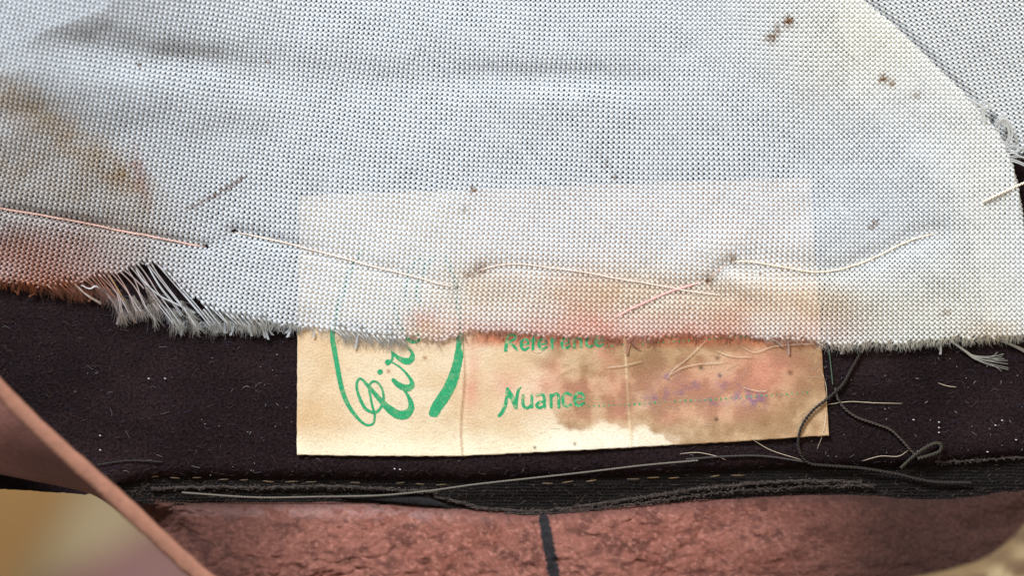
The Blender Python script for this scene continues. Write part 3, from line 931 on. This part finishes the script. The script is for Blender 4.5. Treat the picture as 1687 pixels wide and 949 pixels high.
for clump in ([[(1588, 160), (1600, 162), (1612, 170), (1622, 180), (1618, 195)], [(1604, 178), (1614, 170), (1622, 168), (1634, 178)], [(1616, 168), (1620, 184), (1622, 200), (1612, 186)], [(1612, 172), (1624, 176), (1620, 190)], [(1606, 182), (1618, 178), (1628, 176)]],
              [[(1638, 206), (1646, 196), (1652, 190), (1660, 206), (1662, 224), (1656, 240)], [(1644, 214), (1648, 200), (1654, 194), (1656, 212)], [(1652, 190), (1664, 202), (1667, 222), (1660, 242)], [(1640, 210), (1646, 202), (1650, 196), (1654, 188)], [(1648, 205), (1656, 198), (1661, 212)]],
              [[(1656, 244), (1668, 240), (1682, 244), (1694, 238)], [(1660, 254), (1672, 252), (1688, 258), (1700, 250)], [(1662, 262), (1676, 266), (1690, 272)], [(1658, 248), (1670, 250), (1690, 246)], [(1664, 258), (1680, 258), (1698, 264)]]):
    tb = Tubes()
    for p in clump:
        p3 = [(a + random.uniform(-1.5, 1.5), b + random.uniform(-1.5, 1.5), 5 + 3 * random.random() + (2 if 0 < i < len(p) - 1 else -1)) for i, (a, b) in enumerate(p)]
        for q in range(4):
            o = np.array([random.uniform(-1.6, 1.6), random.uniform(-1.6, 1.6), random.uniform(-1, 1)])
            tb.add(cr(np.array(p3) + o, 2.0), 0.8, sides=5, col=cw * random.uniform(0.85, 1.05))
    tb.build("frayed_yarn", M_fray, lin2)

# ------------------------------------------------------------------ sewing threads
PINK = srgb(206, 188, 174); PALE = srgb(206, 192, 172); ROSE = srgb(204, 164, 150)


def sew(path, r, col, label, lift=1.8, lay=11.0, ends_down=True, group="pale stitches across the lining"):
    p = cr(path, 6.0)
    z = z_lining(p[:, 0], p[:, 1]) + lift
    if ends_down:
        n = len(p); i = np.arange(n)
        z = z - 6 * np.exp(-(i / 1.2)) - 6 * np.exp(-((n - 1 - i) / 1.2))
    ii = np.arange(len(p)) / 4.0
    p = p + np.stack([vn(ii, ii * 0, 171), vn(ii, ii * 0 + 9, 172)], 1) * 1.8 - 0.9
    tb = Tubes()
    ply(tb, np.column_stack([p, z]), r * 0.78, col, lay=lay * 0.8)
    for q in range(int(len(p) * 1.2)):
        k_ = random.randrange(len(p)); a_ = random.uniform(0, 6.28); L_ = random.uniform(3, 9); tt = np.linspace(0, 1, 4); bb_ = random.uniform(-3, 3)
        tb.add(np.stack([p[k_, 0] + math.cos(a_) * L_ * tt - bb_ * tt * tt, p[k_, 1] + math.sin(a_) * L_ * tt * 0.7 + bb_ * tt * tt, z[k_] + 1 + 2 * tt - 2 * tt * tt], 1), 0.22, sides=3, col=np.asarray(col), cap=False)
    return tag(tb.build("sewing_thread", M_thread), label, "thread", group)


sew(TH1, 2.1, ROSE, "pink twisted sewing thread at the left edge ending in a dark needle hole")
sew(TH2, 2.0, PINK, "straight pale pink stitch slanting down beside the green flourish")
sew(TH3, 1.8, PINK, "long thin pale stitch arching above the word at the lining edge")
sew(TH4, 3.0, srgb(198, 150, 142), "thick rose pink thread end crossing under the long pale stitch", lift=1.2, lay=8)
sew(TH5, 2.1, PALE, "curved cream thread sagging in a groove on the right of the lining")
sew(TH7, 2.2, srgb(170, 140, 120), "short brownish stitch joining two needle holes at the pucker", lift=1.2)
p = cr(TH6, 6.0); d6, _ = seam_dist(p[:, 0], p[:, 1])
zz = np.where(d6 > 0, z_lining(p[:, 0], p[:, 1]) + 3.5, 8.0)
zz = np.convolve(np.pad(zz, 2, mode='edge'), np.ones(5) / 5, 'valid'); zz[0] -= 5
tb = Tubes(); ply(tb, np.column_stack([p, zz]), 2.2, PALE, lay=11)
tag(tb.build("sewing_thread", M_thread), "loose cream thread reaching over the right edge of the lining onto felt", "thread", "pale stitches across the lining")

# ------------------------------------------------------------------ ribbon, stitches and selvedge below the felt
ribbon = thing("ribbon", "narrow black ribbed ribbon with tan stitches between felt and leather", "ribbon", (900, 810, -40))


def z_rib(x, y):
    a = felt_end(x)
    return -27 + 1.2 * np.sin(y * 1.15 + 0.6 * np.sin(x / 9)) + 0.8 * np.sin(x * 0.9 + 1.5 * np.sin(y * 0.6)) + 6 * (fbm(x / 60, y / 20, 121, 2) - .5)


V, F = grid(np.arange(180, 1800, 1.8), np.arange(742, 868, 1.6), z_rib, lambda x, y: (y > felt_end(x) - 8) & (y < leather_top(x) + 14))
rc = np.tile(srgb(15, 11, 10), (len(V), 1)) * (0.7 + 0.7 * fbm(V[:, 0] / 12, V[:, 1] / 5, 122, 3))[:, None]
mesh_obj("ribbon_band", V, F, M_ribbon, ribbon, rc)
tb = Tubes()
for q in range(1500):
    x = random.uniform(190, 1700); a0, a1 = felt_end(x), leather_top(x) + 6
    y = a0 + (a1 - a0) * random.random() ** 0.6; a_ = random.gauss(0, 0.6); L_ = random.uniform(2, 9); tt = np.linspace(-.5, .5, 4)
    X_ = x + math.cos(a_) * L_ * tt; Y_ = y + math.sin(a_) * L_ * tt
    tb.add(np.stack([X_, Y_, z_rib(X_, Y_) + 1.2 + random.random()], 1), random.uniform(0.2, 0.5), sides=3, col=srgb(84, 70, 62) * random.uniform(0.1, 1.0), cap=False)
tag(tb.build("ribbon_fuzz", M_fibre, ribbon), kind="stuff")
TAN = srgb(128, 98, 60)
sty = lerp_pts([(180, 786), (260, 787), (330, 788), (440, 794), (620, 796), (760, 800), (870, 798), (1000, 791), (1120, 788), (1250, 783)])
first = None
for x in [255, 288, 324, 368, 402, 442, 480, 512, 585, 660, 692, 727, 902, 935, 974, 1043, 1076, 1110, 1178, 1215]:
    L = random.uniform(6.5, 10.5)
    xs = np.linspace(x - L, x + L, 8)
    ys = sty(xs) + random.uniform(-1, 1) + np.linspace(random.uniform(-1, 1), random.uniform(-1.5, 0.5), 8)
    t = np.linspace(-1, 1, 8)
    tb = Tubes(); br = 0.62 if x > 850 else 0.4
    tb.add(np.stack([xs, ys, -22.5 + 1.5 * (1 - t ** 4) - 3 * t ** 6], 1), 0.95 * (1 - 0.4 * t ** 4), sides=6, col=TAN * br * random.uniform(0.7, 1.1))
    tb.build("stitch", M_thread, ribbon)
for path, r in (([(250, 806, -22), (340, 803, -22), (430, 804, -21), (540, 802, -21), (650, 807, -21), (720, 812, -22)], 3.0),
                ([(715, 817, -22), (760, 829, -22), (800, 838, -21), (880, 843, -21), (970, 833, -20), (1060, 820, -20), (1150, 806, -20), (1260, 796, -20), (1360, 793, -20), (1420, 796, -22)], 3.2),
                ([(830, 846, -20), (900, 846, -19), (990, 838, -19), (1110, 822, -19), (1200, 811, -19), (1320, 803, -19), (1440, 800, -20)], 1.8),
                ([(1540, 762, -20), (1600, 760, -20), (1680, 754, -20), (1760, 748, -20)], 2.0)):
    tb = Tubes()
    pth = cr(path, 4.0)
    pth[:, 1] += 1.2 * (vn(np.arange(len(pth)) / 2.0, np.zeros(len(pth)), int(path[0][0])) - .5) * 2
    ply(tb, pth, r * 0.6, srgb(50, 43, 39), lay=13, strands=4, sides=4, spread=1.0, jitter=0.4)
    for q in range(len(pth) * 3):
        b_ = pth[random.randrange(len(pth))]; a_ = random.uniform(0, 6.28); L_ = random.uniform(2, 6)
        tt = np.linspace(-.5, .5, 4)
        tb.add(np.stack([b_[0] + random.gauss(0, 2) + math.cos(a_) * L_ * tt, b_[1] + random.gauss(0, 2.2) + math.sin(a_) * L_ * tt * 0.6, b_[2] + r * 0.8 + random.uniform(-1, 1) - 3 * tt * tt], 1),
               random.uniform(0.3, 0.7), sides=4, col=srgb(80, 69, 63) * random.uniform(0.2, 1.3), cap=False)
    tb.build("selvedge", M_dark, ribbon)
# a small torn tongue of dark tape
tb = Tubes()
p = cr([(560, 818, -22, 3.0), (640, 822, -20, 5.5), (700, 827, -19, 7.0), (728, 832, -20, 3.0), (742, 838, -23, 1.0)], 3)
tb.add(p[:, :3], p[:, 3], p[:, 3] * 0.25, sides=8, col=srgb(26, 24, 24))
tb.build("torn_edge", M_ribbon, ribbon)

# ------------------------------------------------------------------ leather sweatband, suede side
strip_c = cr([(-120, 512), (-60, 577), (0, 641), (48, 690), (110, 748), (175, 806), (240, 866), (300, 922), (345, 962), (430, 1040)], 6)
strip_x_at = lambda y: np.interp(y, strip_c[:, 1], strip_c[:, 0])
V, F = grid(np.arange(140, 1790, 2.2), np.arange(780, 1010, 2.0), z_leather, lambda x, y: (y > leather_top(x) - 6) & (x > strip_x_at(y) + 2))
x, y = V[:, 0], V[:, 1]
n1 = fbm(x / 90, y / 40, 131, 4); wv_ = 24 * (fbm(x / 40, y / 40, 134, 3) - .5); n2 = fbm((x + wv_) / 20, (y + wv_) / 13, 132, 4); n3 = fbm(x / 6, y / 5, 133, 3)
lc = np.tile(srgb(108, 68, 58), (len(x), 1))
lc = mixc(lc, 0.8 * sm(0.38, 0.70, n1), srgb(98, 58, 48))
lc = mixc(lc, 0.58 * sm(0.48, 0.72, n2), srgb(48, 28, 24))
lc = mixc(lc, 0.35 * sm(0.55, 0.8, n3), srgb(152, 104, 90))
d = y - leather_top(x)
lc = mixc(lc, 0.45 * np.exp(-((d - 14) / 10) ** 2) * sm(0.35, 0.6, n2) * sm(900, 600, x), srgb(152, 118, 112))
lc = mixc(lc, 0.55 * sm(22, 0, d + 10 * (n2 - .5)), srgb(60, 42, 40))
lc = mixc(lc, 0.90 * sm(1130, 1500, x + 80 * (n1 - .5)), srgb(40, 26, 22))  # shade towards the right end, mixed into the leather colour
lc = mixc(lc, 0.72 * sm(580, 350, x + 60 * (n1 - .5)), srgb(42, 26, 22))  # shade painted in at the left end as well
band = thing("sweatband", "wrinkled reddish brown suede of the sweatband below the ribbon with a black ink stroke", "sweatband", (900, 890, 0))
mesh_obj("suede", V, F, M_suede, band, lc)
# ink stroke
cl = cr([(893, 843, 9), (897, 862, 10.5), (902, 890, 11), (908, 920, 12), (913, 950, 12), (920, 985, 12), (924, 1005, 12)], 1.5)
n = len(cl); cols = np.linspace(-1, 1, 13)
wj = 1 + 0.18 * (vn(np.arange(n) / 3.0, np.zeros(n), 141) - 0.5)
Xi = cl[:, None, 0] + cols[None] * (cl[:, 2] * wj)[:, None]; Yi = np.repeat(cl[:, 1][:, None], 13, 1)
Zi = z_leather(Xi, Yi) + 0.7
i = np.arange(n - 1)[:, None] * 13 + np.arange(12)[None]
F = np.stack([i, i + 13, i + 14, i + 1], -1).reshape(-1, 4)
V = np.stack([Xi, Yi, Zi], -1).reshape(-1, 3)
ic = np.tile(srgb(30, 28, 29), (len(V), 1)) * (0.6 + 0.9 * fbm(V[:, 0] / 5, V[:, 1] / 5, 142, 3))[:, None]
ic = mixc(ic, sm(0.62, 1.0, np.abs(np.tile(cols, n)) + 0.5 * (fbm(V[:, 0] / 4, V[:, 1] / 4, 143, 2) - .5)) * 0.7, srgb(120, 76, 66))
mesh_obj("ink_stroke", V, F, M_suede, band, ic)

# ------------------------------------------------------------------ out-of-focus leather strip crossing the lower left corner
Fp = cr([(-260, 700), (-160, 740), (-60, 770), (0, 782), (60, 794), (128, 808), (165, 822), (215, 858), (280, 920), (400, 1032)], 6)
m = 60
E = np.stack([np.interp(np.linspace(0, 1, m), np.linspace(0, 1, len(strip_c)), strip_c[:, q]) for q in (0, 1)], 1)
Q = np.stack([np.interp(np.linspace(0, 1, m), np.linspace(0, 1, len(Fp)), Fp[:, q]) for q in (0, 1)], 1)
T = np.gradient(E, axis=0); T /= np.linalg.norm(T, axis=1)[:, None]
Nn = np.stack([T[:, 1], -T[:, 0]], 1)         # towards the upper right
rows = []
jit = 3.5 * (fbm(np.arange(m) / 2.0, np.zeros(m), 151, 3) - .5)
zt = 185.0
hw = np.interp(np.linspace(0, 1, m), [0, 1], [12.5, 14.5]) + jit
for (a, z) in ((1.0, zt - 60), (1.0, zt - 6), (0.86, zt - 2), (0.5, zt), (0.0, zt + 0.6), (-0.5, zt), (-0.86, zt - 2), (-1.0, zt - 6)):
    rows.append(np.column_stack([E + Nn * (a * hw)[:, None], np.full(m, z)]))
inner = E - Nn * hw[:, None]
nface = 10
for q in range(1, nface + 1):
    f = q / nface
    rows.append(np.column_stack([inner * (1 - f) + Q * f, np.full(m, (zt - 6) * (1 - f) + 30 * f)]))
outer0 = E + Nn * hw[:, None]
for q in range(nface, -1, -1):
    f = q / nface
    rows.append(np.column_stack([(outer0 * (1 - f) + (Q + Nn * 6) * f), np.full(m, (zt - 66) * (1 - f) + 14 * f)]))
Rr = np.stack(rows, 1); nr = Rr.shape[1]
V = Rr.reshape(-1, 3)
strip = thing("leather_strip", "blurred leather strip with orange brown cut edge crossing the lower left corner", "leather strip", (130, 770, 20))
edge_rows = list(range(0, 8)); face_rows = list(range(7, nr)) + [0]


def loft(rows_idx, closed=False):
    P = Rr[:, rows_idx]; k = len(rows_idx)
    V = P.reshape(-1, 3)
    i = np.arange(m - 1)[:, None] * k + np.arange(k - 1)[None]
    return V, np.stack([i, i + 1, i + k + 1, i + k], -1).reshape(-1, 4)


V, F = loft(edge_rows)
ec = np.tile(srgb(130, 88, 70), (len(V), 1)) * (0.85 + 0.3 * fbm(V[:, 0] / 14, V[:, 1] / 14, 152, 3))[:, None]
o = mesh_obj("cut_edge", V, F, M_cut, strip, ec)
V, F = loft(face_rows)
ec = np.tile(srgb(166, 112, 98), (len(V), 1)) * (0.92 + 0.16 * fbm(V[:, 0] / 30, V[:, 1] / 30, 153, 3))[:, None]
o = mesh_obj("leather_face", V, F, M_cut, strip, ec)

# ------------------------------------------------------------------ pale suede fold in the lower right corner
sc_ = cr([(1800, 762), (1748, 806), (1706, 842), (1668, 886), (1622, 920), (1560, 940), (1490, 956), (1400, 985)], 6)
m2 = 70
E2 = np.stack([np.interp(np.linspace(0, 1, m2), np.linspace(0, 1, len(sc_)), sc_[:, q]) for q in (0, 1)], 1)
T = np.gradient(E2, axis=0); T /= np.linalg.norm(T, axis=1)[:, None]
Nn = np.stack([-T[:, 1], T[:, 0]], 1)
if (Nn[:, 0].mean() < 0): Nn = -Nn
ks = np.concatenate([[-10, -4], np.arange(0, 160, 4.0)])
Rr2 = []
for kq in ks:
    zz = 235 + (60 * (1 - math.exp(-max(kq, 0) / 26.0)) if kq >= 0 else -3.0 * kq * kq * 0.35)
    pos = E2 + Nn * max(kq, 0)
    zz = zz + 6 * (fbm(pos[:, 0] / 30, pos[:, 1] / 30, 161, 3) - .5)
    if kq < 0: pos = E2 + Nn * (2.0 if kq < -5 else 0.3)
    Rr2.append(np.column_stack([pos, zz]))
Rr2 = np.stack(Rr2, 1); k2 = len(ks)
V = Rr2.reshape(-1, 3)
i = np.arange(m2 - 1)[:, None] * k2 + np.arange(k2 - 1)[None]
F = np.stack([i, i + 1, i + k2 + 1, i + k2], -1).reshape(-1, 4)
fc = np.tile(srgb(98, 78, 54), (len(V), 1))
nn1 = fbm(V[:, 0] / 40, V[:, 1] / 26, 162, 4)
kk_ = np.tile(ks, m2)
fc = mixc(fc, 0.7 * sm(0.40, 0.65, nn1) * sm(8, 40, kk_), srgb(146, 128, 98))
fc = mixc(fc, 0.6 * sm(0.50, 0.30, nn1), srgb(70, 52, 42))
tag(mesh_obj("suede_fold", V, F, M_suede, None, fc), "blurred pale tan fuzzy suede fold in the lower right corner", "suede fold")

# ------------------------------------------------------------------ loose threads and hairs
DK = srgb(46, 40, 36)


def on_felt(path, lift=2.0):
    p = cr(path, 5.0)
    z = np.maximum(z_felt(p[:, 0], p[:, 1]), np.where(in_poly(p[:, 0], p[:, 1], lab_poly), z_label(p[:, 0], p[:, 1]), -99))
    z = np.maximum(z, -24) + lift + (p[:, 2] if p.shape[1] > 2 else 0)
    k = np.ones(5) / 5
    z = np.convolve(np.pad(z, 2, mode='edge'), k, 'valid')
    return np.column_stack([p[:, :2], z])


bt = thing("black_thread", "twisted black thread looping from the label corner down to the ribbon", "thread", (1400, 700, -9))
tb = Tubes()
ply(tb, on_felt([(1422, 574, 4), (1404, 606, 3), (1388, 634, 4), (1366, 655, 4), (1340, 676, 3), (1322, 700, 3), (1315, 728, 3), (1320, 750, 3), (1334, 764, 3), (1370, 768, 4), (1420, 772, 5), (1480, 782, 5), (1512, 790, 4), (1545, 795, 3), (1600, 796, 3)]), 2.5, DK, lay=12)
tb.build("long_strand", M_dark, bt)
tb = Tubes()
ply(tb, on_felt([(1376, 640, 3), (1380, 656, 2), (1392, 674, 2), (1412, 688, 2), (1440, 698, 2), (1466, 708, 2), (1484, 724, 3), (1500, 742, 3), (1508, 750, 2)]), 2.2, srgb(62, 54, 49), lay=12)
tb.build("short_strand", M_dark, bt)
tb = Tubes()
ply(tb, on_felt([(1484, 772, 6), (1500, 757, 5), (1520, 741, 5), (1540, 731, 6), (1550, 733, 6), (1549, 743, 6), (1534, 750, 6), (1512, 756, 8)]), 2.9, srgb(56, 52, 44), lay=12)
tb.build("loop", M_dark, bt)
tb = Tubes()
ply(tb, on_felt([(1366, 578, 2), (1368, 596, 1.5), (1370, 614, 1), (1372, 634, 1)]), 1.1, srgb(70, 84, 70), lay=10)
tag(tb.build("green_thread", M_dark), "short fine greenish thread hanging below the lining beside the label", "thread")
tb = Tubes()
ply(tb, [(300, 812, -18), (420, 820, -16), (520, 819, -16), (620, 817, -16), (700, 810, -14), (780, 799, -10), (860, 790, -4), (960, 779, -2), (1060, 767, -3), (1150, 759, -6)], 1.5, srgb(104, 97, 88), lay=9)
tag(tb.build("grey_thread", M_dark), "long grey twisted thread lying across the ribbon below the label", "thread")
tb = Tubes()
ply(tb, on_felt([(1130, 757, 1), (1200, 752, 1), (1260, 752, 1), (1330, 762, 1)]), 1.4, srgb(66, 62, 60), lay=9)
tag(tb.build("dark_thread", M_dark), "thin dark thread along the lower edge of the felt beside the black thread", "thread")
tb = Tubes()
ply(tb, on_felt([(160, 766, 1), (210, 759, 1), (268, 761, 1)]), 0.8, srgb(56, 55, 52), lay=9)
tag(tb.build("dark_thread", M_dark), "thin grey thread on the felt beside the blurred leather strip", "thread")

HAIR = srgb(204, 184, 158)
hairs = [("hair", "fine pale hair slanting steeply down the label from the lining edge", [(1164, 560), (1146, 578), (1126, 596), (1112, 606), (1098, 624)]),
         ("hair", "pale hair arching across the label with a hooked left end", [(1102, 618), (1125, 606), (1150, 600), (1180, 598), (1200, 594)]),
         ("hair", "pale hair drooping under the lining towards the right of the label", [(1180, 578), (1205, 587), (1240, 588)]),
         ("hair", "long pale hair running along the lining edge to the label corner", [(1222, 572), (1244, 580), (1280, 570), (1352, 566)]),
         ("hair", "pale hair beside the brown stain above the dotted line", [(998, 606), (1030, 602), (1058, 595)]),
         ("hair", "white hair crossing the purple smudge on the label", [(1224, 638), (1240, 643), (1256, 645), (1264, 643)]),
         ("hair", "white hair bent along the right edge of the label", [(1350, 608), (1358, 624), (1362, 650), (1360, 690), (1354, 720), (1346, 740)]),
         ("hair", "yellowish hair lying straight on the felt right of the black thread", [(1362, 667), (1400, 662), (1440, 664), (1486, 665)]),
         ("hair", "white hair forked below the label edge on the dark felt", [(1120, 748), (1150, 746), (1180, 752), (1196, 758)]),
         ("hair", "white hair running from below the label into the black thread", [(1236, 722), (1270, 742), (1320, 758)]),
         ("hair", "short pale hair on the felt under the tasselled yarn", [(1545, 631), (1560, 636), (1576, 638)]),
         ("hair", "faint curved hair lying on the felt beside the thread loop", [(1420, 760), (1450, 752), (1480, 752), (1498, 741)])]
for nme, lb, pth in hairs:
    tb = Tubes()
    q = on_felt([(a, b, 0.8) for a, b in pth])
    q = cr(q, 2.5)
    tb.add(q, 0.36 * np.interp(np.linspace(0, 1, len(q)), [0, .2, .8, 1], [.5, 1, 1, .4]), sides=5, col=HAIR)
    tag(tb.build(nme, M_thread), lb, "hair", "pale hairs on the label and felt")

lint = Tubes()
for i in range(190):
    if random.random() < 0.45:
        x = random.uniform(1290, 1690); y = random.uniform(590, 790)
    elif random.random() < 0.5:
        x = random.uniform(330, 500); y = random.uniform(580, 790)
    else:
        x = random.uniform(120, 1690); y = random.uniform(500, 790)
    if y > felt_end(x) - 3 or y < bottom(x) + 4 or in_poly(np.array([x]), np.array([y]), lab_poly)[0]: continue
    a = random.uniform(0, 6.28); L = random.choice([1.2, 1.4, 1.6, 2, 6])
    t = np.linspace(-.5, .5, 4); bb = random.uniform(-.1, .1) * L
    X = x + math.cos(a) * L * t - math.sin(a) * bb * 4 * t * t; Y = y + math.sin(a) * L * t + math.cos(a) * bb * 4 * t * t
    g = random.uniform(0.05, 0.5) ** 1.7
    lint.add(np.stack([X, Y, z_felt(X, Y) + 1.6], 1), 0.6 if L < 3 else 0.28, sides=4, col=np.array([g, g * 0.93, g * 0.9]))
for (x, y) in [(650, 773), (659, 774), (1547, 696), (1547, 705), (1547, 713), (1505, 692), (1640, 701), (1651, 693), (1674, 725), (1627, 745), (245, 624), (272, 624), (165, 718), (165, 742)]:
    t = np.linspace(-1, 1, 4)
    lint.add(np.stack([x + 1.6 * t, y + 0.4 * t, np.full(4, -6.0)], 1), 1.15 * (1 - 0.5 * t * t), sides=6, col=np.array([.42, .39, .37]))
# wisps on the label
for i in range(45):
    x = random.uniform(870, 1350); y = random.uniform(575, 720)
    a = random.gauss(-0.2, 0.8); L = random.uniform(6, 26); t = np.linspace(-.5, .5, 5); bb = random.uniform(-.35, .35) * L
    X = x + math.cos(a) * L * t - math.sin(a) * bb * 4 * t * t; Y = y + math.sin(a) * L * t + math.cos(a) * bb * 4 * t * t
    lint.add(np.stack([X, Y, z_label(X, Y) + 0.35], 1), 0.24, sides=3, col=HAIR * random.uniform(0.6, 1.0))
tag(lint.build("lint", M_fibre), "scattered white lint specks on the black felt and label", "lint", kind="stuff")

tris = sum(len(o.data.polygons) for o in bpy.data.objects if o.type == 'MESH')
print("POLYS", tris, {o.name: len(o.data.polygons) for o in bpy.data.objects if o.type == 'MESH' and len(o.data.polygons) > 30000})
